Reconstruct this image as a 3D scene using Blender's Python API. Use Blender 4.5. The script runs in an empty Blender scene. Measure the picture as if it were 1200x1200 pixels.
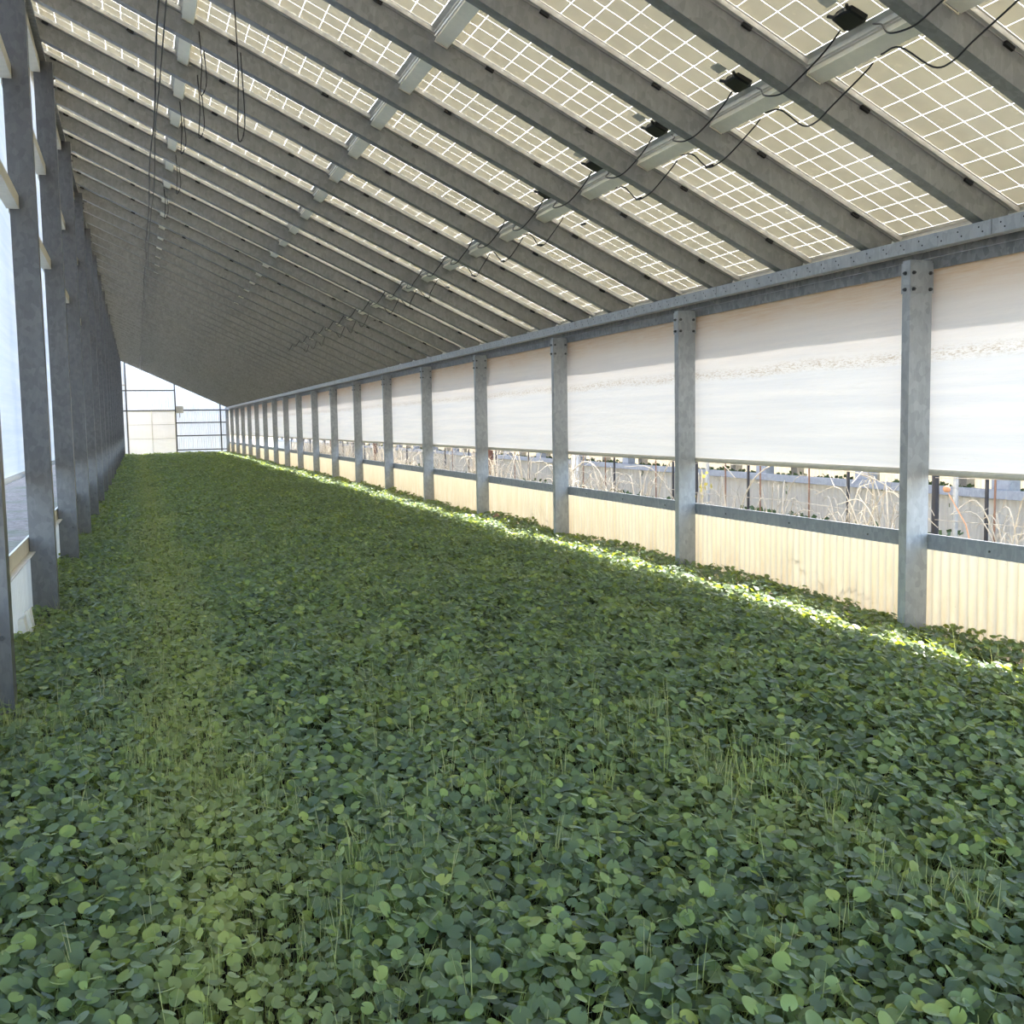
import bpy, math, random
import numpy as np
from mathutils import Vector, Matrix
random.seed(7); rng = np.random.default_rng(11)
scene = bpy.context.scene
COL = scene.collection

# ------------------------------------------------------------------ camera
FPX, YAW, PITCH, ROLL, EYE = 1200.5, .3489, -.087, -.0176, 1.5
fw = Vector((math.sin(YAW)*math.cos(PITCH), math.cos(YAW)*math.cos(PITCH), math.sin(PITCH)))
rt = Vector((math.cos(YAW), -math.sin(YAW), 0)); upv = rt.cross(fw)
r2 = rt*math.cos(ROLL) + upv*math.sin(ROLL); u2 = -rt*math.sin(ROLL) + upv*math.cos(ROLL)
cd = bpy.data.cameras.new('camera'); cam = bpy.data.objects.new('camera', cd); COL.objects.link(cam)
M = Matrix((r2, u2, -fw)).transposed().to_4x4(); M.translation = (0, 0, EYE); cam.matrix_world = M
cd.sensor_width = 36; cd.lens = FPX/1200*36; cd.clip_start = .05; cd.clip_end = 500
scene.camera = cam

# ------------------------------------------------------------------ sky, sun, exposure
SUN = Vector((.58, .22, .725)).normalized()
w = bpy.data.worlds.new('world'); scene.world = w; w.use_nodes = True
nt = w.node_tree; bg = nt.nodes['Background']
sky = nt.nodes.new('ShaderNodeTexSky'); sky.sky_type = 'NISHITA'; sky.sun_disc = False
sky.sun_elevation = math.asin(SUN.z); sky.sun_rotation = math.atan2(SUN.x, SUN.y)
sky.dust_density = 2.0
nt.links.new(sky.outputs[0], bg.inputs[0]); bg.inputs[1].default_value = .26
sl = bpy.data.lights.new('sun', 'SUN'); sl.energy = 4.6; sl.angle = math.radians(.6); sl.color = (1, .96, .89)
so = bpy.data.objects.new('sun', sl); COL.objects.link(so)
so.rotation_euler = (-SUN).to_track_quat('-Z', 'Y').to_euler(); so.location = (30, 10, 40)
vs = scene.view_settings
vs.view_transform = 'Standard'; vs.look = 'None'; vs.gamma = 1; vs.use_curve_mapping = False; vs.exposure = 2.36
scene.cycles.use_denoising = True
scene.cycles.max_bounces = 10; scene.cycles.diffuse_bounces = 6; scene.cycles.transmission_bounces = 8
scene.cycles.sample_clamp_indirect = 8; scene.cycles.caustics_reflective = False; scene.cycles.caustics_refractive = False

# ------------------------------------------------------------------ materials
def lin(c): return tuple(((v/255)/12.92 if v/255 <= .04045 else ((v/255+.055)/1.055)**2.4) for v in c)
class NT:
    def __init__(s, name):
        s.m = bpy.data.materials.new(name); s.m.use_nodes = True; s.t = s.m.node_tree; s.t.nodes.clear()
        s.out = s.n('ShaderNodeOutputMaterial')
    def n(s, typ, **kw):
        x = s.t.nodes.new(typ)
        for k, v in kw.items(): setattr(x, k, v)
        return x
    def l(s, a, b): s.t.links.new(a, b)
    def val(s, node, i, v): node.inputs[i].default_value = v; return node
    def pos(s, scale=(1, 1, 1)):
        g = s.n('ShaderNodeNewGeometry'); v = s.n('ShaderNodeVectorMath', operation='MULTIPLY')
        s.l(g.outputs['Position'], v.inputs[0]); v.inputs[1].default_value = scale; return v.outputs[0]
    def noise(s, vec, scale, detail=4, rough=.6):
        x = s.n('ShaderNodeTexNoise'); s.l(vec, x.inputs['Vector'])
        x.inputs['Scale'].default_value = scale; x.inputs['Detail'].default_value = detail; x.inputs['Roughness'].default_value = rough
        return x.outputs[0]
    def ramp(s, fac, stops):
        r = s.n('ShaderNodeValToRGB'); s.l(fac, r.inputs[0]); e = r.color_ramp.elements
        while len(e) < len(stops): e.new(.5)
        for q, (p, c) in zip(e, stops): q.position = p; q.color = (*c[:3], 1) if not isinstance(c, (int, float)) else (c, c, c, 1)
        return r.outputs[0]
    def mix(s, fac, a, b, blend='MIX'):
        x = s.n('ShaderNodeMix', data_type='RGBA', blend_type=blend)
        for sock, v in ((x.inputs[0], fac), (x.inputs[6], a), (x.inputs[7], b)):
            if hasattr(v, 'is_linked'): s.l(v, sock)
            else: sock.default_value = v if isinstance(v, (int, float)) else (*v[:3], 1)
        return x.outputs[2]
    def math(s, op, a, b=0, c=0):
        x = s.n('ShaderNodeMath', operation=op)
        for i, v in enumerate((a, b, c)):
            if hasattr(v, 'is_linked'): s.l(v, x.inputs[i])
            else: x.inputs[i].default_value = v
        return x.outputs[0]
    def maprange(s, v, a, b, c=0, d=1):
        x = s.n('ShaderNodeMapRange'); s.l(v, x.inputs[0])
        for i, q in enumerate((a, b, c, d)): x.inputs[i+1].default_value = q
        return x.outputs[0]
    def sep(s, v): x = s.n('ShaderNodeSeparateXYZ'); s.l(v, x.inputs[0]); return x.outputs
    def bsdf(s, col, rough=.5, metal=0, spec=.5, bump=None, bstr=.2, bdist=.01):
        p = s.n('ShaderNodeBsdfPrincipled')
        for k, v in (('Base Color', col), ('Roughness', rough), ('Metallic', metal), ('Specular IOR Level', spec)):
            if hasattr(v, 'is_linked'): s.l(v, p.inputs[k])
            else: p.inputs[k].default_value = (*v[:3], 1) if k == 'Base Color' else v
        if bump is not None:
            b = s.n('ShaderNodeBump'); s.l(bump, b.inputs['Height']); b.inputs['Strength'].default_value = bstr; b.inputs['Distance'].default_value = bdist
            s.l(b.outputs[0], p.inputs['Normal'])
        return p.outputs[0]
    def trans(s, col, surf, fac):
        t = s.n('ShaderNodeBsdfTranslucent')
        if hasattr(col, 'is_linked'): s.l(col, t.inputs[0])
        else: t.inputs[0].default_value = (*col[:3], 1)
        x = s.n('ShaderNodeMixShader'); x.inputs[0].default_value = fac
        s.l(surf, x.inputs[1]); s.l(t.outputs[0], x.inputs[2]); return x.outputs[0]
    def done(s, surf): s.l(surf, s.out.inputs[0]); return s.m

def m_plain(name, c, rough=.6, metal=0, spec=.4, var=.12, scale=14):
    k = NT(name); n = k.noise(k.pos(), scale)
    col = k.mix(k.ramp(n, [(.3, 0), (.75, 1)]), tuple(v*(1-var) for v in c), tuple(min(1, v*(1+var)) for v in c))
    return k.done(k.bsdf(col, rough, metal, spec, n, .1))
def m_galv(name, a, b, rough=.5, metal=.35):
    k = NT(name); p = k.pos((1, 1, .7))
    v = k.n('ShaderNodeTexVoronoi'); k.l(p, v.inputs['Vector']); v.inputs['Scale'].default_value = 30
    vc = k.sep(v.outputs['Color'])[0]
    n = k.noise(p, 5, 5); n2 = k.noise(k.pos((30, 30, 6)), 1.0, 3)
    f = k.math('ADD', k.math('MULTIPLY', vc, .45), k.math('MULTIPLY', n, .6))
    col = k.mix(k.ramp(f, [(.2, 0), (.85, 1)]), a, b)
    col = k.mix(k.math('MULTIPLY', k.ramp(n2, [(.55, 0), (.8, 1)]), .35), col, tuple(v*1.5 for v in b))
    return k.done(k.bsdf(col, rough, metal, .5, n, .08))
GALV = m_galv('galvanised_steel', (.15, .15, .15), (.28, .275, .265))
GALV_D = m_galv('shaded_galvanised_steel', (.105, .105, .11), (.155, .155, .155), .38, .45)  # darker copy of the galvanised steel, the posts' shade put into its colour
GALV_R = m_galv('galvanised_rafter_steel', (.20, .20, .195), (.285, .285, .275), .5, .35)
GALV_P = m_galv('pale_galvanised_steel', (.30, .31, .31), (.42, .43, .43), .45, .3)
BLUEGREY = m_galv('blue_grey_steel', (.24, .26, .29), (.34, .36, .39), .5, .3)
ALU = m_plain('aluminium_frame', (.62, .60, .54), .4, .2)
BEIGE = m_plain('beige_painted_metal', (.86, .81, .66), .5, 0, .5, .05)
CREAM = m_plain('cream_painted_metal', (.62, .58, .48), .55, 0, .4, .08)
BLACK = m_plain('black_plastic', (.012, .012, .012), .4)
BOLT = m_plain('bolt_steel', (.10, .10, .10), .4, .6)
SOIL = m_plain('dark_soil', (.035, .03, .02), .95, 0, .1, .5, 30)
DSTAKE = m_plain('dark_stake_paint', (.03, .03, .035), .6)
RUST = m_plain('rusty_stake_metal', (.20, .11, .07), .8)
BROWN = m_plain('brown_stake_paint', (.12, .055, .035), .7)
WHITEP = m_plain('white_pipe_plastic', (.75, .75, .72), .5)
CANE = m_plain('dry_cane', (.50, .44, .34), .8, 0, .2, .3)
STONE = m_plain('brown_stone', (.22, .13, .07), .9)

def m_cells():
    k = NT('cell_underside'); n = k.noise(k.pos(), 2.0, 3)
    n2 = k.noise(k.pos((1, 1, 1)), 7, 5, .7)
    col = k.mix(k.ramp(n, [(.35, 0), (.7, 1)]), (.48, .45, .36), (.58, .55, .44))
    refl_spot = k.math('MULTIPLY', k.ramp(n2, [(.62, 0), (.70, 1)]), .45)  # paler blotches painted in as reflections on the glossy underside
    col = k.mix(refl_spot, col, (.72, .68, .52))
    return k.done(k.trans((.66, .60, .44), k.bsdf(col, .16, 0, .6), .065))  # translucency added so the cells pass light down to brighten the crop
CELL = m_cells()
def m_backsheet():
    k = NT('white_backsheet'); return k.done(k.trans((.84, .82, .75), k.bsdf((.80, .78, .70), .35), .70))
SHEET = m_backsheet()
def m_curtain(name, tr, stains):
    k = NT(name); P = k.sep(k.pos()); z = P[2]
    hs = k.noise(k.pos((.25, .25, 9)), 1.5, 5, .65)
    fine = k.noise(k.pos((1.2, 1.2, 22)), 2.2, 6, .75)
    base = k.mix(k.ramp(hs, [(.35, 0), (.65, 1)]), (.80, .81, .82), (.90, .89, .87))
    if stains:
        wob = k.math('ADD', z, k.math('MULTIPLY', k.math('SUBTRACT', k.noise(k.pos((1, .6, 0)), 1.4, 4), .5), .10))
        band = k.math('SUBTRACT', 1, k.math('MULTIPLY', k.math('ABSOLUTE', k.math('SUBTRACT', wob, 1.90)), 16))
        band = k.n_clamp(band) if hasattr(k, 'n_clamp') else k.math('MAXIMUM', band, 0)
        sp = k.ramp(k.noise(k.pos((3, 3, 14)), 9, 5, .8), [(.48, 0), (.60, 1)])
        base = k.mix(k.math('MULTIPLY', k.math('MULTIPLY', band, sp), .75), base, (.42, .32, .18))
        warm = k.maprange(wob, 1.85, 2.5, 0, 1)
        base = k.mix(k.math('MULTIPLY', warm, .85), base, (.88, .67, .47))
        top = k.math('MULTIPLY', k.maprange(wob, 2.22, 2.46, 0, 1), k.ramp(fine, [(.35, .25), (.65, 1)]))
        base = k.mix(k.math('MULTIPLY', top, .85), base, (.74, .44, .20))
        lines = k.ramp(fine, [(.60, 0), (.74, 1)])
        base = k.mix(k.math('MULTIPLY', lines, .28), base, (.55, .43, .30))
    b = k.noise(k.pos((2, 1, 5)), 2, 4)
    return k.done(k.trans(base, k.bsdf(base, .7, 0, .2, b, .35, .03), tr))
CURT = m_curtain('white_curtain_film', .09, True)
CURT_L = m_curtain('white_curtain_film_plain', .40, False)
def m_poly(name, c1, c2, tr, dirt, tc=1.0, rib_shade=0):
    k = NT(name); P = k.sep(k.pos())
    s = k.noise(k.pos((14, 14, 1.2)), 1, 5, .7)
    base = k.mix(k.ramp(s, [(.35, 0), (.7, 1)]), c1, c2)
    if dirt:
        low = k.maprange(P[2], .62, .12, 0, 1)
        d = k.math('MULTIPLY', low, k.ramp(k.noise(k.pos((8, 8, 3)), 1, 5, .7), [(.3, .1), (.7, 1)]))
        base = k.mix(k.math('MULTIPLY', d, dirt), base, (.50, .34, .17))
        sp = k.ramp(k.noise(k.pos((1, 1, .6)), 60, 2), [(.72, 0), (.78, 1)])
        base = k.mix(k.math('MULTIPLY', sp, .5), base, (.25, .16, .08))
    if rib_shade:  # wave shading of the corrugations painted in as darker grey stripes
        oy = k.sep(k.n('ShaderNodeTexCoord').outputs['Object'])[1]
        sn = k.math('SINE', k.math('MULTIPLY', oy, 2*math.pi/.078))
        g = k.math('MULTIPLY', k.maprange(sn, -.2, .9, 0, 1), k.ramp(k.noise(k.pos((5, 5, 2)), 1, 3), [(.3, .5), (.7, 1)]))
        base = k.mix(k.math('MULTIPLY', g, rib_shade), base, (.52, .50, .44))
    return k.done(k.trans(k.mix(1.0, base, (tc, tc, tc), 'MULTIPLY'), k.bsdf(base, .35, 0, .4), tr))
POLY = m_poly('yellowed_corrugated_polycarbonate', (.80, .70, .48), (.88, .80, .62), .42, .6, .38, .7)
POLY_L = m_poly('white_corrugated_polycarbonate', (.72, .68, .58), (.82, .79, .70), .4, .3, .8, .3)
POLY_G = m_poly('clear_corrugated_polycarbonate', (.78, .82, .86), (.88, .90, .92), .14, 0)
POLY_D = m_poly('door_film', (.88, .86, .82), (.91, .89, .86), .30, 0)
def m_gravel():
    k = NT('grey_gravel'); n = k.noise(k.pos(), 18, 8, .8); n2 = k.noise(k.pos(), .8, 4)
    col = k.mix(k.ramp(n, [(.35, 0), (.65, 1)]), (.10, .08, .06), (.28, .23, .19))
    v = k.n('ShaderNodeTexVoronoi'); k.l(k.pos(), v.inputs['Vector']); v.inputs['Scale'].default_value = 11
    col = k.mix(k.math('MULTIPLY', k.sep(v.outputs['Color'])[0], .6), col, (.32, .27, .23))
    col = k.mix(k.ramp(n2, [(.5, 0), (.7, .6)]), col, (.10, .13, .06))
    return k.done(k.bsdf(col, .95, 0, .1, n, .6, .02))
GRAVEL = m_gravel()
def m_leaf(name, stem=False):
    k = NT(name); oi = k.n('ShaderNodeObjectInfo'); rnd = oi.outputs['Random']; P = k.sep(k.pos())
    if stem:
        return k.done(k.bsdf((.16, .22, .05), .6))
    n = k.noise(k.pos((1, .45, 0)), 1.1, 4, .65)
    col = k.ramp(rnd, [(0, (.062, .098, .076)), (.45, (.102, .158, .092)), (.8, (.165, .240, .105)), (.93, (.25, .35, .11)), (1, (.37, .43, .12))])
    # yellowish low strip along the bed and paler patches
    wob = k.math('ADD', P[0], k.math('MULTIPLY', k.math('SUBTRACT', k.noise(k.pos((0, 1, 0)), .7, 3), .5), .5))
    strip = k.math('MAXIMUM', k.math('SUBTRACT', 1, k.math('MULTIPLY', k.math('ABSOLUTE', k.math('SUBTRACT', wob, .18)), 3.0)), 0)
    patch = k.ramp(n, [(.52, 0), (.72, 1)])
    f = k.math('MINIMUM', k.math('ADD', k.math('MULTIPLY', strip, .55), k.math('MULTIPLY', patch, .40)), .8)
    col = k.mix(f, col, (.33, .36, .10))
    srf = k.bsdf(col, .45, 0, .35); pr_ = srf.node
    pr_.inputs['Sheen Weight'].default_value = .35; pr_.inputs['Sheen Roughness'].default_value = .45; pr_.inputs['Sheen Tint'].default_value = (.85, .95, .95, 1)
    return k.done(k.trans(k.mix(.75, col, (.52, .62, .02)), srf, .40))
LEAF = m_leaf('round_leaf'); STEM = m_leaf('leaf_stalk', True)
def m_grass(name, a, b):
    k = NT(name); rnd = k.n('ShaderNodeObjectInfo').outputs['Random']
    col = k.mix(rnd, a, b); return k.done(k.trans(col, k.bsdf(col, .6), .3))
GRASS = m_grass('pale_grass', (.30, .38, .08), (.52, .50, .20))
WEED = m_grass('weed_green', (.05, .09, .03), (.10, .15, .05))
YLEAF = m_grass('yellow_leaf', (.36, .32, .07), (.42, .36, .09))
OLEAF = m_grass('orange_dry_leaf', (.48, .27, .15), (.48, .27, .15))

# ------------------------------------------------------------------ mesh helpers
class MB:
    def __init__(s): s.v = []; s.f = []; s.mi = []; s.cur = 0
    def add(s, vs, fs):
        o = len(s.v); s.v += [tuple(p) for p in vs]
        for f in fs: s.f.append(tuple(i+o for i in f)); s.mi.append(s.cur)
        return s
    def box(s, x0, x1, y0, y1, z0, z1):
        return s.add([(x, y, z) for z in (z0, z1) for y in (y0, y1) for x in (x0, x1)],
                     [(0, 2, 3, 1), (4, 5, 7, 6), (0, 1, 5, 4), (2, 6, 7, 3), (0, 4, 6, 2), (1, 3, 7, 5)])
    def quad(s, a, b, c, d): return s.add([a, b, c, d], [(0, 1, 2, 3)])
    def tube(s, pts, r, n=6, r1=None, cap=True):
        pts = [Vector(p) for p in pts]; N = len(pts); vs = []; fs = []
        r1 = r if r1 is None else r1
        up = Vector((0, 0, 1))
        for i, p in enumerate(pts):
            t = (pts[min(i+1, N-1)]-pts[max(i-1, 0)]).normalized()
            a = t.cross(up if abs(t.z) < .95 else Vector((1, 0, 0))).normalized(); b = t.cross(a)
            rr = r+(r1-r)*i/max(1, N-1)
            vs += [p+(a*math.cos(2*math.pi*j/n)+b*math.sin(2*math.pi*j/n))*rr for j in range(n)]
        for i in range(N-1):
            for j in range(n): fs.append((i*n+j, i*n+(j+1) % n, (i+1)*n+(j+1) % n, (i+1)*n+j))
        if cap: fs += [tuple(range(n-1, -1, -1)), tuple(range((N-1)*n, N*n))]
        return s.add(vs, fs)
    def mesh(s, name, mats, smooth=False):
        me = bpy.data.meshes.new(name); me.from_pydata(s.v, [], s.f)
        for m in (mats if isinstance(mats, (list, tuple)) else [mats]): me.materials.append(m)
        if any(s.mi): me.polygons.foreach_set('material_index', s.mi)
        if smooth: me.polygons.foreach_set('use_smooth', [True]*len(me.polygons))
        me.update(); return me
    def build(s, name, mats, parent=None, smooth=False, loc=None):
        return link(name, s.mesh(name, mats, smooth), parent, loc)
def link(name, me, parent=None, loc=None, rot=None):
    o = bpy.data.objects.new(name, me); COL.objects.link(o)
    if parent is not None: o.parent = parent
    if loc is not None: o.location = loc
    if rot is not None: o.rotation_euler = rot
    return o
def empty(name, loc=(0, 0, 0), rot=(0, 0, 0)):
    o = link(name, None, None, loc, rot); o.empty_display_size = .1; return o
def tag(o, label=None, cat=None, group=None, kind=None):
    if label: o['label'] = label
    if cat: o['category'] = cat
    if group: o['group'] = group
    if kind: o['kind'] = kind
    return o
def spline(cps, n=8):
    P = [Vector(p) for p in cps]; P = [P[0]*2-P[1]]+P+[P[-1]*2-P[-2]]; out = []
    for i in range(1, len(P)-2):
        for j in range(n):
            t = j/n; a, b, c, d = P[i-1:i+3]
            out.append(.5*((2*b)+(c-a)*t+(2*a-5*b+4*c-d)*t*t+(3*b-a-3*c+d)*t**3))
    return out+[P[-2]]

# ------------------------------------------------------------------ layout constants (metres, floor at z = 0)
TH = .438; CT, ST = math.cos(TH), math.sin(TH)
RX, RZ = 3.712, 3.3437                              # roof line: slope distance 0, underside of the solar cells
def roof(s, Y, h=0): return (RX+s*CT+h*ST, Y, RZ-s*ST+h*CT)
BAY = 3.0228; PY = BAY/3; RAF0 = 4.83               # bay length, panel pitch, first rafter's web
YEND = 59.92; YSTART = -1.6
XR0, XR1 = 4.733, 4.908                             # posts on the curtain side
XL0, XL1 = -.80, -.622                              # posts on the shaded side

# ------------------------------------------------------------------ setting
tag(MB().box(-.86, 4.96, YSTART, YEND, -.1, .0).build('floor', SOIL), kind='structure')
g = MB()
g.quad((-40, -20, -.02), (-.86, -20, -.02), (-.86, 140, -.02), (-40, 140, -.02))
g.quad((4.96, -20, -.02), (60, -20, -.02), (60, 140, -.02), (4.96, 140, -.02))
g.quad((-.86, YEND, -.02), (4.96, YEND, -.02), (4.96, 140, -.02), (-.86, 140, -.02))
g.quad((-.86, -20, -.02), (4.96, -20, -.02), (4.96, YSTART, -.02), (-.86, YSTART, -.02))
tag(g.build('ground_outside', GRAVEL), kind='structure')

# ------------------------------------------------------------------ posts of the curtain side
def cpost(x0, x1, y, z0, z1, t=.006, d=.073, lip=.022):
    m = MB(); m.box(x0, x1, y, y+t, z0, z1); m.box(x0, x0+t, y+t, y+d, z0, z1); m.box(x1-t, x1, y+t, y+d, z0, z1)
    m.box(x0+t, x0+lip, y+d-t, y+d, z0, z1); m.box(x1-lip, x1-t, y+d-t, y+d, z0, z1); return m
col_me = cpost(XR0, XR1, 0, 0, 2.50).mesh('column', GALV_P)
pl = MB(); pl.box(XR0-.006, XR1+.006, -.006, -.0005, 2.29, 2.485); pl.box(XR0-.006, XR0-.0005, -.006, .078, 2.29, 2.485)
plate_me = pl.mesh('top_plate', GALV_P)
def boltmesh(p, ax):
    m = MB(); p = Vector(p); a = Vector(ax); m.tube([p, p+a*.010], .013, 6); m.tube([p+a*.010, p+a*.020], .007, 6); return m
bolt_spots = [((4.752, -.006, 2.418), (0, -1, 0)), ((4.752, -.006, 2.314), (0, -1, 0)), ((4.886, -.006, 2.418), (0, -1, 0)), ((4.886, -.006, 2.314), (0, -1, 0)),
              ((XR0-.006, .038, 2.418), (-1, 0, 0)), ((XR0-.006, .038, 2.314), (-1, 0, 0))]
bolt_me = [boltmesh(p, a).mesh('bolt', BOLT) for p, a in bolt_spots]
foot_me = MB().box(XR0-.03, XR1, -.03, .10, .0, .03).mesh('base_plate', GALV)
for i in range(-1, 19):
    y = 5.417+i*BAY
    if y+.18 > YEND: y = YEND-.25
    lab = {0: 'pale galvanised channel post with an orange dry leaf just outside beside it', 1: 'pale galvanised channel post with a yellow-leaved weed just outside beside it',
           2: 'pale galvanised channel post with a stout white pipe just outside beside it', 3: 'pale galvanised channel post with a brown stone near its foot', 18: 'pale galvanised channel post standing in the corner by the far end wall'
           }.get(i, 'pale galvanised channel post standing between bays of the bright curtain wall')
    p = tag(empty('steel_post', (0, y, 0)), lab, 'post', 'posts of the curtain wall')
    link('column', col_me, p); tp = link('top_plate', plate_me, p); link('base_plate', foot_me, p)
    if i < 8:
        for b in bolt_me: link('bolt', b, tp)

# eave beam with punched holes, head rails behind it, unseen gutter added outside to shade the curtain top
eb = tag(empty('eave_beam', (0, 0, 0)), 'long punched galvanised beam carrying the rafter ends above the curtain', 'beam')
m = MB(); m.box(4.727, 4.733, YSTART, YEND, 2.543, 2.631); m.box(4.733, 4.80, YSTART, YEND, 2.625, 2.631); m.box(4.733, 4.80, YSTART, YEND, 2.543, 2.549)
m.build('web', GALV_P, eb)
ho = MB(); y = 3.0
while y < 22:
    for z in (2.572, 2.602): ho.tube([(4.7268, y+(.03 if z > 2.59 else 0), z), (4.7255, y+(.03 if z > 2.59 else 0), z)], .006, 6)
    y += .165
tag(ho.build('punched_holes', BLACK, eb), kind='stuff')
for i in range(0, 20):
    MB().box(4.7245, 4.7268, YSTART+.3+i*BAY, YSTART+.304+i*BAY, 2.545, 2.629).build('joint', GALV, eb)
hr = tag(empty('head_rail'), 'double galvanised rail running along the top of the bright curtain', 'rail')
MB().box(4.912, 4.925, YSTART, YEND, 2.445, 2.517).build('lower_channel', GALV, hr)
MB().box(4.912, 4.99, YSTART, YEND, 2.522, 2.566).build('upper_channel', GALV, hr)
o = MB().box(4.995, 5.0, YSTART, YEND, 2.567, 2.70).build('eave_flashing', BEIGE); tag(o, 'narrow beige flashing closing the low eave behind the punched beam', 'flashing')
gu = tag(empty('gutter'), 'unseen galvanised gutter added along the low roof edge to shade the curtain', 'gutter')
m = MB(); m.box(5.05, 5.365, YSTART, YEND, 2.575, 2.581); m.box(5.05, 5.056, YSTART, YEND, 2.58, 2.68); m.box(5.359, 5.365, YSTART, YEND, 2.58, 2.70)
m.build('trough', GALV, gu)
for i in range(0, 20): MB().box(5.001, 5.05, 5.43+(i-1)*BAY, 5.46+(i-1)*BAY, 2.567, 2.60).build('bracket', GALV, gu)

# ------------------------------------------------------------------ roll-up curtains
def curtain_sheet(X, z0, z1, y0, y1, mat, amp, name, parent):
    ny, nz = int((y1-y0)/.12), max(6, int((z1-z0)/.09)); Y = np.linspace(y0, y1, ny+1); Z = np.linspace(z0, z1, nz+1)
    yy, zz = np.meshgrid(Y, Z, indexing='ij'); d = np.zeros_like(yy)
    for q in range(14):
        fy, fz, ph = rng.uniform(.4, 5), rng.uniform(.5, 14), rng.uniform(0, 7); d += np.sin(yy*fy+zz*fz*rng.choice([-1, 1])+ph)/(1+.25*fz)
    d *= amp*np.sin(np.pi*np.clip((zz-z0)/(z1-z0), 0, 1))**.5
    V = np.stack([X+d, yy, zz], -1).reshape(-1, 3)
    i, j = np.meshgrid(np.arange(ny), np.arange(nz), indexing='ij'); a = (i*(nz+1)+j).ravel()
    Fc = np.stack([a, a+nz+1, a+nz+2, a+1], 1)
    me = bpy.data.meshes.new(name); me.from_pydata(V.tolist(), [], Fc.tolist()); me.materials.append(mat)
    me.polygons.foreach_set('use_smooth', [True]*len(me.polygons)); return link(name, me, parent)
rc = tag(empty('roll_up_curtain'), 'long backlit white roll-up film curtain with dirty tan upper band', 'curtain')
curtain_sheet(4.945, 1.13, 2.47, YSTART, YEND, CURT, .0028, 'sheet', rc)
m = MB(); m.tube([(4.945, YSTART+q*(YEND-YSTART)/40, 1.122) for q in range(41)], .021, 10); m.build('roller_tube', CREAM, rc, True)
lc = tag(empty('roll_up_curtain'), 'tall plain white film curtain hanging behind the closely seen dark posts', 'curtain')
curtain_sheet(-.845, 1.18, 5.15, YSTART, YEND, CURT_L, .006, 'sheet', lc)
m = MB(); m.tube([(-.845, YSTART+q*(YEND-YSTART)/40, 1.165) for q in range(41)], .024, 10); m.build('roller_tube', CURT_L, lc, True)

# ------------------------------------------------------------------ corrugated skirts and sill rails
def corr(length, z0, z1, pitch=.078, amp=.011, along='y', seg=8, ztop=None):
    n = int(length/pitch*seg); m = MB(); vs = []
    for i in range(n+1):
        t = length*i/n; d = amp*math.sin(2*math.pi*t/pitch); zt = ztop(t) if ztop else z1
        for z in (z0, zt): vs.append((d, t, z) if along == 'y' else (t, d, z))
    m.add(vs, [(2*i, 2*i+2, 2*i+3, 2*i+1) for i in range(n)]); return m
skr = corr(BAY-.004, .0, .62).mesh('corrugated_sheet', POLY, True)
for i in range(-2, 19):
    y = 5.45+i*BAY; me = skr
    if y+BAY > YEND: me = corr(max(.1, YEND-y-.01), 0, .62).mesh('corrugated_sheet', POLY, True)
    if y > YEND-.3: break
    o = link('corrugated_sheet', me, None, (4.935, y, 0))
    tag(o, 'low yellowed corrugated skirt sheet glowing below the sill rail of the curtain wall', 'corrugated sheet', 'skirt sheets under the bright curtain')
sr = tag(empty('sill_rail'), 'grey steel sill rail on top of the glowing corrugated skirt', 'rail')
m = MB(); m.box(4.911, 4.921, YSTART, YEND, .612, .716)
m.build('channel', BLUEGREY, sr)
for i in range(22):
    for q in (.55, 1.5, 2.45):
        yb = 2.44+i*BAY+q
        if yb < 20: MB().tube([(4.912, yb, .655), (4.905, yb, .655)], .007, 6).build('screw', BOLT, sr)
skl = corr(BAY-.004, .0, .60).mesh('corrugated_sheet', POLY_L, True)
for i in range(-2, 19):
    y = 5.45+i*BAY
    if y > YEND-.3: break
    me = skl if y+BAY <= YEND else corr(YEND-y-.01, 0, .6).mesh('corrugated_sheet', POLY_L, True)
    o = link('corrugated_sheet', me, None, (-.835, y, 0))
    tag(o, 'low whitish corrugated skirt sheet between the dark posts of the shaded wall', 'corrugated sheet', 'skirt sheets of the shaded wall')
sr2 = tag(empty('sill_rail'), 'cream sill rail above the whitish skirt, behind the dark posts', 'rail')
m = MB(); m.box(-.822, -.806, YSTART, YEND, .59, .70); m.box(-.806, -.76, YSTART, YEND, .585, .592); m.build('channel', CREAM, sr2)

# ------------------------------------------------------------------ posts and girts of the shaded side
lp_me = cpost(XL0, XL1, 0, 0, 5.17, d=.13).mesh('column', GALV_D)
lb = [boltmesh(p, a).mesh('bolt', BOLT) for p, a in [((XL1, .035, 5.02), (1, 0, 0)), ((XL1, .035, 4.94), (1, 0, 0)), ((-.66, 0, .50), (0, -1, 0))]]
lf = MB().box(XL0, XL1+.03, -.03, .10, 0, .03).mesh('base_plate', GALV)
for i in range(-2, 19):
    y = 5.46+i*BAY
    if y+.18 > YEND: y = YEND-.25
    p = tag(empty('steel_post', (0, y, 0)), 'tall dark galvanised post in the corner beside the far end wall' if i == 18 else 'tall dark galvanised channel post with spangled face in the shaded wall', 'post', 'posts of the shaded wall')
    link('column', lp_me, p); link('base_plate', lf, p)
    if i < 8:
        for b in lb: link('bolt', b, p)
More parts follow.
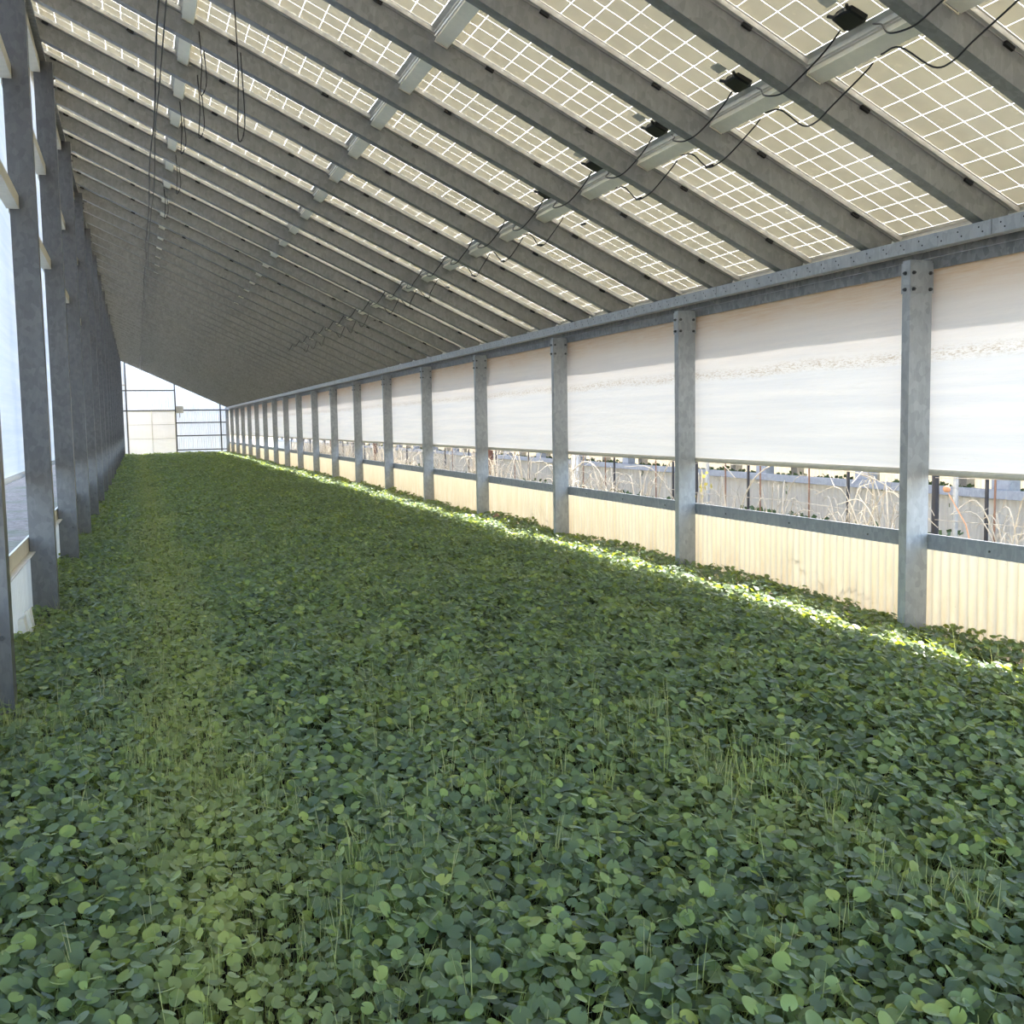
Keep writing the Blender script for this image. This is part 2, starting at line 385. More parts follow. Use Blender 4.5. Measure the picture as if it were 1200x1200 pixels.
for z, lab in ((3.13, 'cream girt running behind the dark posts, lowest one above the sill'), (4.06, 'cream girt running behind the dark posts, midway up the tall film'), (5.06, 'cream girt running at the top ends of the dark posts')):
    gp = tag(empty('girt', (0, 0, 0)), lab, 'girt')
    gme = MB().box(-.822, -.735, 0, BAY-.14, z, z+.10).mesh('girt_length', CREAM)
    for i in range(-2, 17): link('girt_length', gme, gp, (0, 5.46+i*BAY+.135, 0))
    MB().box(-.822, -.735, 5.46+17*BAY+.135, YEND-.255, z, z+.10).build('girt_length', CREAM, gp)
o = MB().box(-.79, -.68, YSTART, YEND, 5.172, 5.20).build('wall_plate', GALV); tag(o, 'flat steel plate lying across the heads of the dark posts', 'wall plate')
# closing strip between wall plate and roof
o = MB().box(-.90, -.89, YSTART, YEND, 5.10, 5.44).build('verge_board', CREAM); tag(o, 'cream closing board under the high roof edge', 'board')

# ------------------------------------------------------------------ rafters
S0, S1 = -5.22, 1.40
def rot_roof(v, Y=0):   # local (s, y, h) -> world
    return roof(v[0], v[1]+Y, v[2])
def rbox(m, s0, s1, y0, y1, h0, h1):
    k = MB().box(s0, s1, y0, y1, h0, h1); return m.add([roof(a, b, c) for a, b, c in k.v], k.f)
rm = MB(); rbox(rm, S0, S1, 0, .004, -.20, -.094); rbox(rm, S0, S1, .004, .087, -.20, -.196); rbox(rm, S0, S1, .083, .087, -.196, -.178)
rbox(rm, S0, S1, .004, .07, -.098, -.094)
raf_me = rm.mesh('channel', GALV_R)
rr = MB(); rbox(rr, S0, S1, .020, .024, -.0935, -.0415); rbox(rr, S0, S1, .020, .065, -.0455, -.0415); rbox(rr, S0, S1, .061, .065, -.0935, -.0455)
rail_me = rr.mesh('top_rail', GALV_R)
cl_me = []
for n in range(4):
    for off in (.42, 1.24):
        s = 1.466-1.667*n-off; c = MB(); rbox(c, s-.03, s+.03, .002, .020, -.056, -.037); cl_me.append(c.mesh('clamp', BLACK))
NR = range(-6, 55)
for k in NR:
    p = tag(empty('roof_rafter', (0, RAF0+k*PY, 0)), 'last galvanised rafter, sloping just in front of the far end wall' if k == 54 else 'galvanised steel rafter sloping under the seam between two solar panel columns', 'rafter', 'roof rafters')
    link('channel', raf_me, p); link('top_rail', rail_me, p)
    if -2 <= k < 16:
        for c in cl_me: link('clamp', c, p)

# ------------------------------------------------------------------ solar panels
PL, PW = 1.661, 1.0016; CS, CW = .158, .1558
SCELL0 = .032; YC = .0229
fm = MB()
def fr(x0, x1, y0, y1, z0, z1): fm.box(x0, x1, y0, y1, z0, z1)
for (a, b) in ((0, .012), (PW-.012, PW)): fr(0, PL, a-PW, b-PW, -.036, .006)
fr(0, .012, .012-PW, -.012, -.036, .006); fr(PL-.012, PL, .012-PW, -.012, -.036, .006)
fr(.012, PL-.012, .012-PW, .030-PW, -.036, -.034); fr(.012, PL-.012, -.022, -.012, -.036, -.034)
ex0, ex1, ey0, ey1 = SCELL0-.002, SCELL0+10*CS+.002, -YC-6*CS-.002, -YC+.002
fr(.012, ex0, .012-PW, -.012, .0, .003); fr(ex1, PL-.012, .012-PW, -.012, .0, .003); fr(ex0, ex1, .012-PW, ey0, .0, .003); fr(ex0, ex1, ey1, -.012, .0, .003)
frame_me = fm.mesh('frame', ALU)
sheet_me = MB().quad((ex0, ey0, .002), (ex1, ey0, .002), (ex1, ey1, .002), (ex0, ey1, .002)).mesh('backsheet', SHEET)
CH = .012
def cell_quad(m, cx, cy):
    h = CW/2; c = .006; m.add([(cx+a, cy+b, .0) for a, b in ((c-h, -h), (h-c, -h), (h, c-h), (h, h-c), (h-c, h), (c-h, h), (-h, h-c), (-h, c-h))], [tuple(range(7, -1, -1))])
cell_one = MB(); cell_quad(cell_one, 0, 0); cell_one = cell_one.mesh('cell', CELL)
centres = [(SCELL0+CS*(r+.5), -YC-CS*(c+.5)) for r in range(10) for c in range(6)]
ca = MB()
for cx, cy in centres: cell_quad(ca, cx, cy)
cells_me = ca.mesh('cell_grid', CELL)
jb = MB(); X0, Y0 = 1.545, -.475
o8 = [(-.055, -.075), (.04, -.085), (.058, -.06), (.058, .06), (.04, .085), (-.055, .075), (-.068, .03), (-.068, -.03)]
jb.add([(X0+a, Y0+b, -.0015) for a, b in o8]+[(X0+a*.95, Y0+b*.95, -.024) for a, b in o8]+[(X0+a*.8, Y0+b*.8, -.030) for a, b in o8],
       [(i, (i+1) % 8, 8+(i+1) % 8, 8+i) for i in range(8)]+[(8+i, 8+(i+1) % 8, 16+(i+1) % 8, 16+i) for i in range(8)]+[tuple(range(16, 24))])
gl_me = []
for sg in (1, -1):
    g_ = MB(); g_.tube([(X0-.05, Y0+sg*.05, -.018), (X0-.085, Y0+sg*.075, -.018)], .009, 6); gl_me.append(g_.mesh('cable_gland', BLACK))
jb_me = jb.mesh('junction_box', BLACK)
tape_me = MB().box(1.36, 1.43, Y0-.04, Y0+.05, -.0022, -.0014).mesh('label_tape', ALU)
near = {(0, k) for k in range(-1, 5)} | {(1, k) for k in range(0, 5)} | {(2, k) for k in range(1, 5)}
row_lab = ['solar panel of the lowest roof row, its beige underside framed between rafters', 'solar panel of the second roof row from the low eave, between beige cover strips',
           'solar panel of the third roof row up, between beige cover strips', 'solar panel of the topmost roof row by the dark post heads']
row_grp = ['solar panels of the lowest roof row', 'solar panels of the second roof row', 'solar panels of the third roof row', 'solar panels of the topmost roof row']
for n in range(4):
    for k in NR:
        Yf = RAF0+k*PY+.015
        p = empty('solar_panel', roof(1.466-1.667*n-PL, Yf), (0, TH, 0))
        lab, grp = row_lab[n], row_grp[n]
        link('backsheet', sheet_me, p); link('frame', frame_me, p)
        if (n, k) in near:
            for cx, cy in centres: link('cell', cell_one, p, (cx, cy, 0))
        else:
            tag(link('cell_grid', cells_me, p), kind='stuff')
        if n == 1:
            lab = 'solar panel with a black junction box near its lower end, second row from the eave'
            jo = link('junction_box', jb_me, p); link('cable_gland', gl_me[0], jo); link('cable_gland', gl_me[1], jo); link('label_tape', tape_me, p)
        tag(p, lab, 'solar panel', grp)
# beige cover strips under the panel joints
for n in range(1, 4):
    s = 1.466-1.667*n
    st_ = MB(); rbox(st_, s+.014, s+.112, 0, PY-.012, -.077, -.072); rbox(st_, s+.014, s+.019, 0, PY-.012, -.072, -.040); rbox(st_, s+.107, s+.112, 0, PY-.012, -.072, -.048)
    me = st_.mesh('cover_strip', BEIGE)
    ordn = ['', 'between the lowest and second panel rows', 'between the second and third panel rows', 'between the third and topmost panel rows'][n]
    for k in NR:
        if k == NR[-1]: continue
        tag(link('cover_strip', me, None, (0, RAF0+k*PY+.0115-.0, 0)), 'beige metal cover strip under the roof joint '+ordn, 'cover strip', 'cover strips '+ordn)

# ------------------------------------------------------------------ cables under the roof
def cable(name, cps, r, label, group=None, parent=None):
    m = MB(); m.tube(spline(cps, 6), r, 5); o = m.build(name, BLACK, parent, True)
    if parent is None: tag(o, label, 'cable', group)
    return o
for k in range(-2, 20):
    Y = RAF0+k*PY; yc = Y+.015+Y0     # centre of the panel whose far edge rests on rafter k
    d = random.uniform(-.02, .02); e = random.uniform(-.03, .03)
    cable('panel_cable', [roof(-.29, yc+.10, -.02), roof(-.27, yc+.22, -.09), roof(-.27, Y-.07, -.19), roof(-.27+d, Y+.05, -.225), roof(-.30+d, Y+.17, -.205-abs(e)), roof(-.26, Y+.33, -.10), roof(-.24, yc+PY-.10, -.035)], .005,
          'black cable drooping below a rafter between two panel junction boxes', 'cables between junction boxes')
    if k % 4 != 3 or k < 3:
        cable('panel_cable', [roof(-.075, yc+.05, -.095), roof(-.06, yc+.12, -.12), roof(-.02, Y-.07, -.20), roof(.0+d, Y+.06, -.235), roof(-.01+d, Y+.18, -.23), roof(-.09+e, Y+.34, -.13), roof(-.10, yc+PY-.04, -.095)], .005,
          'black cable hanging in a shallow loop below the beige cover strip', 'cables below the cover strips')
    if 1 <= k < 12:
        o = MB(); o.tube([roof(-.01+d, Y+.10, -.24), roof(-.02, Y+.20, -.225)], .009, 6); tag(o.build('cable_tie', BLACK), 'small black cable coupling where a panel cable loop hangs', 'cable coupling', 'cable couplings')
pts = [(.30+.01*math.sin(y*1.3), y, 4.60+.03*math.sin(y*2.1)+.015*math.sin(y*5.3)) for y in np.arange(2.0, 59, .5)]
cable('main_cable', pts, .008, 'long black cable running lengthwise high under the roof')
pts = [(.345+.012*math.sin(y*.9+1), y, 4.63+.035*math.sin(y*1.7)) for y in np.arange(5.0, 59, .5)]
cable('main_cable', pts, .006, 'second long black cable running just beside the high lengthwise one')
for i, (x, k, dz) in enumerate([(.80, 3, 1.0), (.62, 4, .5), (.66, 5, .55), (.55, 6, .5), (.58, 8, .45), (.50, 10, .4)]):
    y = RAF0+k*PY-.008; zt = RZ-(x-RX)*ST/CT-.12; z1 = zt-dz
    cable('hanging_cable', [(x, y, zt), (x+.01, y, (zt+z1)/2), (x-.01, y-.01, z1), (x+.04, y-.02, z1+.1), (x+.03, y-.02, (zt+z1)/2+.1)], .0045,
          'loose black cable end hanging from the third roof joint', 'loose hanging cable ends')

# ------------------------------------------------------------------ far gable wall
wb = tag(empty('wall_back', (0, YEND, 0)), kind='structure')
def zroof(x): return RZ-(x-RX)*ST/CT-.03
def gcorr(x0, x1, z0, z1, mat=POLY_G):
    o = corr(x1-x0, z0, z1, .12, .014, 'x', 6, (lambda t: zroof(x0+t)) if z1 is None else None); o = o.build('corrugated_sheet', mat, wb, True, (x0, .03, 0)); return o
gcorr(-.88, -.47, 0, None); gcorr(-.43, 2.05, 3.62, None); gcorr(-.43, 2.05, 2.52, 3.58); gcorr(2.10, 4.93, 2.52, None)
for a, b in ((1.82, 2.48), (1.10, 1.78), (.32, 1.06), (0, .28)): gcorr(2.10, 4.93, a, b)
for x in (-.45, 2.075, 4.47): MB().box(x-.035, x+.035, -.03, 0, 0, zroof(x)-.02).build('post', BOLT, wb)
MB().box(-.88, 4.93, -.035, -.005, 2.465, 2.535).build('rail', BOLT, wb)
MB().box(-.88, 2.04, -.035, -.005, 3.57, 3.63).build('rail', BOLT, wb)
for z in (1.79, 1.07, .29): MB().box(2.11, 4.93, -.035, -.005, z-.01, z+.05).build('rail', BOLT, wb)
# small vent bracket left of the first gable post
MB().box(-.62, -.48, -.06, -.02, 3.86, 3.93).build('bracket', CREAM, wb)
dr = tag(empty('door_1', (0, YEND, 0)), kind='structure')
for x0, x1 in ((-.41, .815), (.825, 2.03)):
    lf_ = MB().box(x0, x1, -.012, -.006, .02, 2.46).build('door_leaf', POLY_D, dr)
    for z in (.04, .95, 1.72, 2.43): MB().box(x0+.01, x1-.01, -.022, -.012, z, z+.022).build('crossbar', ALU, lf_)
    for x in (x0, x1-.02): MB().box(x, x+.02, -.022, -.012, .02, 2.46).build('stile', ALU, lf_)
cb = tag(empty('control_box', (2.29, YEND-.036, 2.35)), 'grey beige control box on the middle post of the far end wall', 'control box')
MB().box(-.19, .20, -.14, 0, 0, .38).build('case', CREAM, cb); MB().box(-.17, .18, -.155, -.14, .02, .36).build('lid', CREAM, cb)
MB().tube([(0, -.07, 0), (0, -.07, -.25)], .015, 6).build('conduit', BOLT, cb)

# ------------------------------------------------------------------ ground cover
def leaf_mesh(i, seg=11, stalk=True):
    rg = random.Random(50+i); m = MB(); notch = rg.uniform(.35, .6); cup = rg.uniform(-.22, .18); asp = rg.uniform(.88, 1.12); fold = rg.uniform(0, .22)
    ring = []
    for j in range(seg+1):
        a = -math.pi/2+notch*.35+(2*math.pi-notch*.7)*j/seg
        rr = 1+.05*math.sin(3*a+i)+.04*rg.uniform(-1, 1)
        x, y = rr*math.cos(a)*asp, rr*math.sin(a)+.18
        ring.append((x, y, cup*(x*x+y*y)*.6+fold*abs(x)+.05*rg.uniform(-1, 1)))
    inner = [(x*.5, y*.5, z*.22) for x, y, z in ring]
    vs = [(0, -.15, 0)]+inner+ring; n = seg+1
    m.add(vs, [(0, 1+j, 2+j) for j in range(seg)]+[(1+j, 1+n+j, 2+n+j, 2+j) for j in range(seg)])
    if stalk:
        m.cur = 1; L = 5.0; w_ = .05; bx, by = rg.uniform(-.9, .9), rg.uniform(-.9, .9)
        m.add([(-w_, -.15, -.02), (w_, -.15, -.02), (0, -.15+w_, -.02), (bx-w_, by, -L), (bx+w_, by, -L), (bx, by+w_, -L)], [(0, 1, 4, 3), (1, 2, 5, 4), (2, 0, 3, 5)])
    me = m.mesh('leaf', [LEAF, STEM], True); return me
NV = 8
leaf_me = [leaf_mesh(i) for i in range(NV)]
def nz2(x, y, s, seed):
    r = np.random.default_rng(seed); o = 0
    for q in range(10):
        a = r.uniform(0, 6.28); f = s*r.uniform(.5, 2); o = o+np.sin(x*f*math.cos(a)+y*f*math.sin(a)+r.uniform(0, 6.28))
    return o/10**.5
def strip_f(x, y): return np.clip(1-np.abs(x-.18-.12*np.sin(y*.8))*2.6, 0, 1)
def canopy(x, y):
    h = .165+.025*nz2(x, y, 2.2, 3)+.022*nz2(x, y, 9, 4)-.035*strip_f(x, y)
    return np.clip(h, .07, .3)
zones = [(.6, 3.6, 2300, 1.0), (3.6, 7, 1900, 1.0), (7, 13, 1500, 1.0), (13, 24, 900, 1.2), (24, 40, 450, 1.6), (40, 59.8, 260, 2.0)]
PX, PYY, PZ, PS, PR = [], [], [], [], []
for y0, y1, dens, sc in zones:
    N = int((y1-y0)*5.73*dens); x = rng.uniform(-.82, 4.91, N); y = rng.uniform(y0, y1, N)
    keep = rng.random(N) > .12*strip_f(x, y)+.15*(nz2(x, y, 3.5, 9) > 1.0)
    x, y = x[keep], y[keep]; N = len(x)
    lay = rng.random(N)**1.7
    z = canopy(x, y)*(1-.55*lay)+rng.normal(0, .008, N)
    s = sc*(.0165+.0085*rng.random(N)**1.5)*(1-.25*strip_f(x, y)); s[rng.random(N) < .08] *= .6
    # leaf normals lean a little towards the bright side
    nx = .12+rng.normal(0, .42, N); ny = -.22+rng.normal(0, .40, N)
    big = rng.random(N) < .10; nx[big] *= 1.9; ny[big] *= 1.9
    ey = np.arctan(nx); ex = -np.arctan(ny*np.cos(ey)); ez = rng.uniform(-math.pi, math.pi, N)
    PX.append(x); PYY.append(y); PZ.append(z); PS.append(s); PR.append(np.stack([ex, ey, ez], 1))
px, py, pz, ps = map(np.concatenate, (PX, PYY, PZ, PS)); pr = np.concatenate(PR)
# rotation: spin about own normal first, then tilt
from mathutils import Euler
# 300 leaves that show largest
d = np.stack([px, py, pz-EYE], 1); fwn, rn, un = (np.array(v) for v in (fw, r2, u2))
dz = d@fwn; u = 600+FPX*(d@rn)/dz; v = 600-FPX*(d@un)/dz
size = ps/dz*np.where((u > 10) & (u < 1190) & (v > 10) & (v < 1190) & (dz > .3), 1, 0)*np.where(pz > canopy(px, py)*.85, 1, .2)
best = np.argsort(-size)[:300]; rest = np.setdiff1d(np.arange(len(px)), best)
gc = tag(empty('ground_cover', (2, 3, 0)), 'dense low carpet of round green leaves covering the whole greenhouse bed', 'ground cover')
var = rng.integers(0, NV, len(px))
def leafrot(i):
    e = pr[i]; return (Matrix.Rotation(e[1], 3, 'Y') @ Matrix.Rotation(e[0], 3, 'X') @ Matrix.Rotation(e[2], 3, 'Z')).to_euler()
for i in best:
    o = link('leaf', leaf_me[var[i]], gc, (px[i]-2, py[i]-3, pz[i]), leafrot(i)); o.scale = (ps[i],)*3

def scatter(name, locs, rots, scl, idx, objs, parent=None):
    me = bpy.data.meshes.new(name); me.from_pydata(locs.tolist(), [], [])
    for an, ty, dat in (('rot', 'FLOAT_VECTOR', rots), ('scl', 'FLOAT', scl), ('idx', 'INT', idx)):
        a = me.attributes.new(an, ty, 'POINT'); a.data.foreach_set('vector' if ty == 'FLOAT_VECTOR' else 'value', np.ascontiguousarray(dat).ravel())
    o = link(name, me, parent)
    c = bpy.data.collections.new(name+'_source')
    for q in objs: c.objects.link(q)
    ng = bpy.data.node_groups.new(name, 'GeometryNodeTree')
    ng.interface.new_socket('Geometry', in_out='INPUT', socket_type='NodeSocketGeometry'); ng.interface.new_socket('Geometry', in_out='OUTPUT', socket_type='NodeSocketGeometry')
    N = ng.nodes.new; gi, go = N('NodeGroupInput'), N('NodeGroupOutput'); ip = N('GeometryNodeInstanceOnPoints'); ci = N('GeometryNodeCollectionInfo')
    ci.inputs[0].default_value = c; ci.inputs['Separate Children'].default_value = True; ci.inputs['Reset Children'].default_value = True
    def at(nm, ty): x = N('GeometryNodeInputNamedAttribute'); x.data_type = ty; x.inputs[0].default_value = nm; return x.outputs[0]
    e2r = N('FunctionNodeEulerToRotation'); L = ng.links.new
    L(gi.outputs[0], ip.inputs['Points']); L(ci.outputs[0], ip.inputs['Instance']); ip.inputs['Pick Instance'].default_value = True
    L(at('idx', 'INT'), ip.inputs['Instance Index']); L(at('rot', 'FLOAT_VECTOR'), e2r.inputs[0]); L(e2r.outputs[0], ip.inputs['Rotation']); L(at('scl', 'FLOAT'), ip.inputs['Scale'])
    L(ip.outputs[0], go.inputs[0])
    md = o.modifiers.new('scatter', 'NODES'); md.node_group = ng
    return tag(o, kind='stuff')
def src(name, me): return bpy.data.objects.new(name, me)
# euler XYZ of (spin, then tilt): vectorised through small-angle composition in matrices
def comp_euler(P):
    ex, ey, ez = P.T; cx, sx, cy, sy, cz, sz = np.cos(ex), np.sin(ex), np.cos(ey), np.sin(ey), np.cos(ez), np.sin(ez)
    def mat(r): return np.array(r)
    Ry = np.array([[cy, 0*cy, sy], [0*cy, 1+0*cy, 0*cy], [-sy, 0*cy, cy]]); Rx = np.array([[1+0*cx, 0*cx, 0*cx], [0*cx, cx, -sx], [0*cx, sx, cx]]); Rz = np.array([[cz, -sz, 0*cz], [sz, cz, 0*cz], [0*cz, 0*cz, 1+0*cz]])
    R = np.einsum('ijn,jkn,kln->iln', Ry, Rx, Rz)
    return np.stack([np.arctan2(R[2, 1], R[2, 2]), -np.arcsin(np.clip(R[2, 0], -1, 1)), np.arctan2(R[1, 0], R[0, 0])], 1)
scatter('leaf_carpet', np.stack([px-2, py-3, pz], 1)[rest], comp_euler(pr[rest]), ps[rest], var[rest], [src('leaf_source', m_) for m_ in leaf_me], gc)

# grass blades among the leaves
def blade_mesh(i):
    rg = random.Random(90+i); m = MB()
    for b in range(5):
        a = rg.uniform(0, 6.28); ox, oy = rg.uniform(-.02, .02), rg.uniform(-.02, .02); L = rg.uniform(.13, .27); bend = rg.uniform(.02, .11); w_ = .0021
        dx, dy = math.cos(a), math.sin(a); pts = []
        for t in (0, .35, .7, 1):
            c = (ox+dx*bend*t*t, oy+dy*bend*t*t, L*t); ww = w_*(1-.8*t); pts += [(c[0]-dy*ww, c[1]+dx*ww, c[2]), (c[0]+dy*ww, c[1]-dx*ww, c[2])]
        m.add(pts, [(2*j, 2*j+1, 2*j+3, 2*j+2) for j in range(3)])
    return m.mesh('blade', GRASS, True)
gx, gy = [], []
N = 60000; x = rng.uniform(-.8, 4.88, N); y = .7+25*rng.random(N)**1.7
pgr = .08+.9*strip_f(x, y)+.35*(nz2(x, y, 2.6, 21) > 1.05)
for (cx, cy, rr) in ((2.17, 2.87, .16), (2.0, 4.1, .3), (2.05, 2.2, .15), (2.1, 3.3, .2), (.2, 4.3, .3), (-.7, 5.0, .3)):
    pgr += .9*np.exp(-((x-cx)**2+(y-cy)**2)/rr**2)
kp = rng.random(N) < pgr*.55; x, y = x[kp], y[kp]
tag(scatter('grass', np.stack([x, y, 0*x], 1), np.stack([0*x, 0*x, rng.uniform(0, 6.28, len(x))], 1), rng.uniform(.75, 1.15, len(x))*(1-.25*strip_f(x, y)), rng.integers(0, 6, len(x)), [src('blade_source', blade_mesh(i)) for i in range(6)]),
    'thin pale grass blades sprouting between the round leaves', 'grass')
# stray stone by the skirt and white scraps at the shaded wall
def lump(r, seed):
    rg = random.Random(seed); m = MB(); vs = [(0, 0, r)]; n = 7
    for a, zz in ((.75, .62), (1, .0), (.7, -.65)):
        for j in range(n): t = 6.283*j/n; q = r*a*rg.uniform(.85, 1.1); vs.append((q*math.cos(t), q*math.sin(t), r*zz*rg.uniform(.9, 1.1)))
    fs = [(0, 1+j, 1+(j+1) % n) for j in range(n)]
    for k in range(2): fs += [(1+k*n+j, 1+(k+1)*n+j, 1+(k+1)*n+(j+1) % n, 1+k*n+(j+1) % n) for j in range(n)]
    fs.append(tuple(range(1+2*n, 1+3*n))[::-1]); return m.add(vs, fs)
so_ = lump(.07, 3).build('stone', STONE, None, True, (4.66, 13.45, .12)); so_.scale = (1, 1, 1.9)
tag(so_, 'rounded brown stone among the leaves at the foot of the glowing skirt', 'stone')
for i, (x, y) in enumerate([(-.77, 7.55), (-.76, 7.85)]):
    q = MB(); q.add([(-.03, -.05, 0), (.03, -.04, 0), (.035, .05, 0), (-.03, .04, 0), (-.035, -.06, .24), (.0, -.05, .25), (.005, .05, .26), (-.035, .06, .235)], [(0, 3, 2, 1), (4, 5, 6, 7), (0, 1, 5, 4), (1, 2, 6, 5), (2, 3, 7, 6), (3, 0, 4, 7)])
    tag(q.build('film_scrap', WHITEP, None, False, (x, y, 0)), 'small white scrap of film standing at the foot of the whitish skirt', 'scrap', 'white film scraps')

# ------------------------------------------------------------------ outside the bright wall: stakes, wires, weeds
XS = 6.4
def stake(Y, r, mat, label, group, h=1.75, x=XS, name='stake'):
    m = MB(); n = 8 if r > .02 else 5; m.tube([(0, 0, -.02), (0, 0, h)], r, n); return tag(m.build(name, mat, None, False, (x, Y, 0)), label, 'stake', group)
for i in range(0, 26):
    Y = 4.7+1.715*i; stake(Y, .016, DSTAKE, 'thin dark stake in the wire row beyond the curtain', 'dark stakes of the wire row')
for Y, r in ((10.98, .022), (6.98, .03)): stake(Y, r, DSTAKE, 'thick dark stake in the wire row beyond the curtain', 'thick dark stakes')
for Y, r in ((10.72, .024), (6.75, .022)): stake(Y, r, GALV_P, 'pale grey metal stake in the wire row beyond the curtain', 'pale metal stakes')
for Y in (10.32, 9.61, 8.74, 6.33, 12.02, 13.57, 14.36, 17.4, 19.6, 21.3): stake(Y, .009, RUST, 'thin rusty rod in the wire row beyond the curtain', 'rusty rods')
for Y in (18.74, 29.0, 36.0): stake(Y, .05, BROWN, 'stout brown post in the wire row beyond the curtain', 'stout brown posts')
stake(14.69, .062, WHITEP, 'stout white pipe standing in the wire row beyond the curtain', None, name='pipe')
for z, lab in ((.98, 'upper pale wire strung along the stakes outside'), (.62, 'lower pale wire strung along the stakes outside')):
    m = MB(); m.tube([(XS-.02, 3+q, z-.015*math.sin(q*1.8)) for q in range(45)], .003, 4); tag(m.build('wire', CANE), lab, 'wire')
def weed(m, X, Y, n, h, seed):
    rg = random.Random(seed)
    for q in range(n):
        a = rg.uniform(0, 6.28); L = h*rg.uniform(.5, 1.15); sp = rg.uniform(.1, .6)*L; dp = rg.uniform(0, .4)*L
        dx, dy = math.cos(a)*sp, math.sin(a)*sp*1.4; b = (X+rg.uniform(-.06, .06), Y+rg.uniform(-.12, .12))
        P = spline([(b[0], b[1], 0), (b[0]+dx*.3, b[1]+dy*.3, L*.55), (b[0]+dx*.75, b[1]+dy*.75, L*.95), (b[0]+dx*1.3, b[1]+dy*1.3, L-dp)], 4)
        m.tube(P, .008, 4, .0025)
        for t in range(3):
            j = rg.randint(3, len(P)-2); s0 = P[j]; m.tube([s0, s0+Vector((rg.uniform(-.1, .1), rg.uniform(-.14, .14), rg.uniform(.0, .14)))], .003, 3, .001)
wm = MB()
for i in range(64):
    Y = 5.3+i*.60+random.uniform(-.2, .2); dense = 1 if 8 < Y < 11.5 else 2
    if Y > 12: dense = 3
    weed(wm, random.uniform(5.5, 6.7), Y, 4+4*dense, .78+.12*dense*random.random(), 300+i)
tag(wm.build('dry_weeds', CANE), 'tangle of dry pale weed stems along the wire row outside', 'dry weeds', kind='stuff')
for i, cps in enumerate([[(5.9, 9.4, 0), (5.9, 9.1, .75), (5.9, 8.6, 1.05), (5.9, 7.9, 1.05), (5.9, 7.2, .98), (5.9, 6.75, .80)],
                         [(6.0, 11.4, 0), (6.0, 11.1, .8), (6.0, 10.7, 1.08), (6.0, 10.2, 1.05), (6.0, 9.75, 1.0), (6.0, 9.45, .85)],
                         [(5.9, 13.9, .95), (5.9, 13.3, 1.10), (5.9, 12.9, .85), (5.9, 12.6, .3), (5.9, 12.55, 0)],
                         [(5.8, 13.4, .8), (5.8, 12.9, .95), (5.8, 12.4, .75), (5.8, 12.1, .2), (5.8, 12.05, 0)],
                         [(6.2, 12.2, 0), (6.2, 11.9, .8), (6.2, 11.3, 1.08), (6.2, 10.6, 1.0)]]):
    m = MB(); m.tube(spline(cps, 6), .008, 5, .004); tag(m.build('bramble_cane', CANE, None, True), 'long pale bramble cane arching between the stakes outside', 'cane', 'arching bramble canes')
def leaflet(m, p, s, a):
    c = Vector(p); d = Vector((.2, math.cos(a), math.sin(a)*.8)).normalized(); n = d.cross(Vector((1, 0, .2))).normalized()
    m.add([c, c+d*s*.5+n*s*.28, c+d*s, c+d*s*.5-n*s*.28+Vector((.02*s, 0, 0))], [(0, 1, 2, 3)])
m = MB()
for q in range(14): leaflet(m, (random.uniform(-.1, .1), random.uniform(-.12, .12), random.uniform(.62, .95)), random.uniform(.05, .085), random.uniform(0, 6.28))
yw = tag(empty('leafy_weed', (5.75, 9.75, 0)), 'weed with yellow leaves just outside the sill rail', 'weed')
m.build('leaves', YLEAF, yw); q = MB(); q.tube([(0, 0, 0), (.02, .02, .5), (0, 0, .95)], .006, 4); q.build('stem', CANE, yw)
od = tag(empty('dry_seed_head', (5.5, 5.60, 0)), 'curled orange dry leaf on a leaning stalk outside the sill rail', 'dry leaf')
q = MB(); q.tube([(-.1, -.25, 0), (0, 0, .45), (.02, .12, .72), (.03, .30, .93)], .006, 4); q.build('stalk', OLEAF, od)
q = lump(.030, 8); q.build('leaf', OLEAF, od, True, (.03, .32, .96))

# ------------------------------------------------------------------ neighbouring greenhouse
ng_ = tag(empty('neighbour_greenhouse', (8.2, 0, 0)), 'neighbouring greenhouse with grey corrugated skirt seen below the curtain', 'greenhouse')
NP = 2.16
nsk = corr(NP-.004, 0, .64, .11, .012, 'y', 6).mesh('corrugated_sheet', POLY_L, True); nss = corr(NP-.004, 0, .95, .11, .012, 'y', 6).mesh('corrugated_sheet', POLY, True)
npost = MB().box(-.02, .12, -.12, .12, 0, 3.6).mesh('post', BLUEGREY); npost2 = MB().box(-.1, .06, -.1, .1, 0, 2.4).mesh('post', GALV_P)
for i in range(-3, 27):
    y = 10.32+i*NP
    link('corrugated_sheet', nsk, ng_, (.05, y, 0)); link('post', npost, ng_, (.14, y, 0))
    link('corrugated_sheet', nss, ng_, (3.95, y, 0)); link('post', npost2, ng_, (3.85, y, 0))
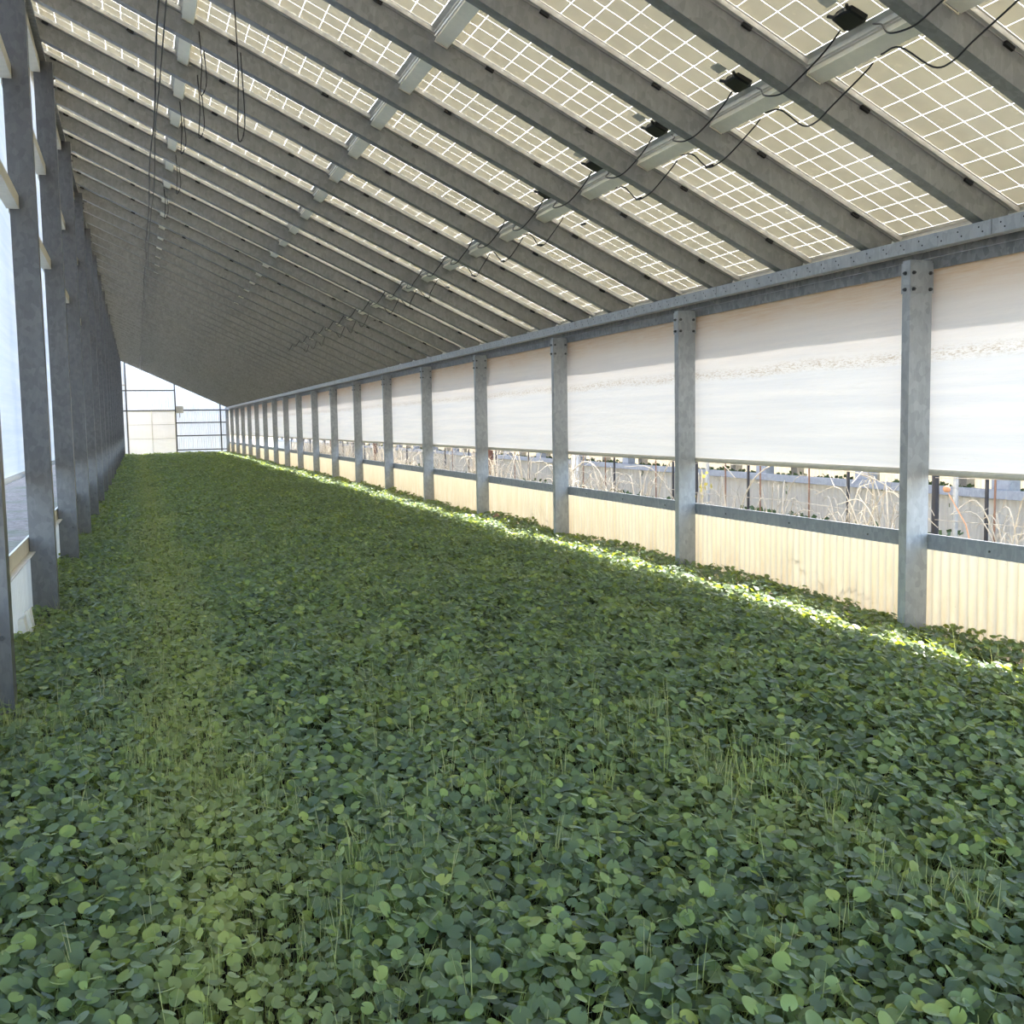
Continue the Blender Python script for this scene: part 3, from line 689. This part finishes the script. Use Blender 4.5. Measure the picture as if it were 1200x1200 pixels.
MB().box(-.01, .05, 3.5, 66, .64, .73).build('sill_rail', BLUEGREY, ng_)
MB().box(.10, .104, 3.5, 66, 1.2, 3.6).build('curtain', CURT_L, ng_)
MB().box(3.96, 3.964, 3.5, 66, 1.15, 2.4).build('curtain', CURT_L, ng_)
q = MB(); q.add([(-.1, 3.5, 3.72), (4.2, 3.5, 2.45), (4.2, 66, 2.45), (-.1, 66, 3.72), (-.1, 3.5, 3.77), (4.2, 3.5, 2.50), (4.2, 66, 2.50), (-.1, 66, 3.77)], [(0, 3, 2, 1), (4, 5, 6, 7), (0, 1, 5, 4), (1, 2, 6, 5), (2, 3, 7, 6), (3, 0, 4, 7)])
q.build('roof', ALU, ng_)
# crop inside the neighbour and weeds at its foot
def clump_mesh(i):
    rg = random.Random(700+i); m = MB()
    for q in range(40):
        p = Vector((rg.uniform(-.16, .16), rg.uniform(-.16, .16), rg.uniform(.0, .22))); a = Vector((rg.uniform(-1, 1), rg.uniform(-1, 1), rg.uniform(.2, 1))).normalized()*.05; b = a.cross(Vector((rg.uniform(-1, 1), rg.uniform(-1, 1), .3))).normalized()*.03
        m.add([p, p+a*.5+b, p+a, p+a*.5-b], [(0, 1, 2, 3)])
    return m.mesh('foliage', WEED)
N = 700; x = rng.uniform(8.45, 8.9, N); y = rng.uniform(5, 45, N)
tag(scatter('neighbour_crop', np.stack([x, y, .38+0*x+.06*rng.random(N)], 1), np.stack([0*x, 0*x, rng.uniform(0, 6, N)], 1), rng.uniform(.8, 1.3, N), rng.integers(0, 4, N), [src('foliage_source', clump_mesh(i)) for i in range(4)]),
    'green crop leaves showing above the neighbour greenhouse sill', 'crop')
N = 1500; x = 5.35+2.5*rng.random(N); y = rng.uniform(3.5, 50, N)
tag(scatter('weeds', np.stack([x, y, 0*x], 1), np.stack([0*x, 0*x, rng.uniform(0, 6, N)], 1), rng.uniform(.7, 1.4, N), rng.integers(0, 4, N), [src('weed_source', clump_mesh(i+5)) for i in range(4)]),
    'low dark green weeds on the strip between the two greenhouses', 'weeds')
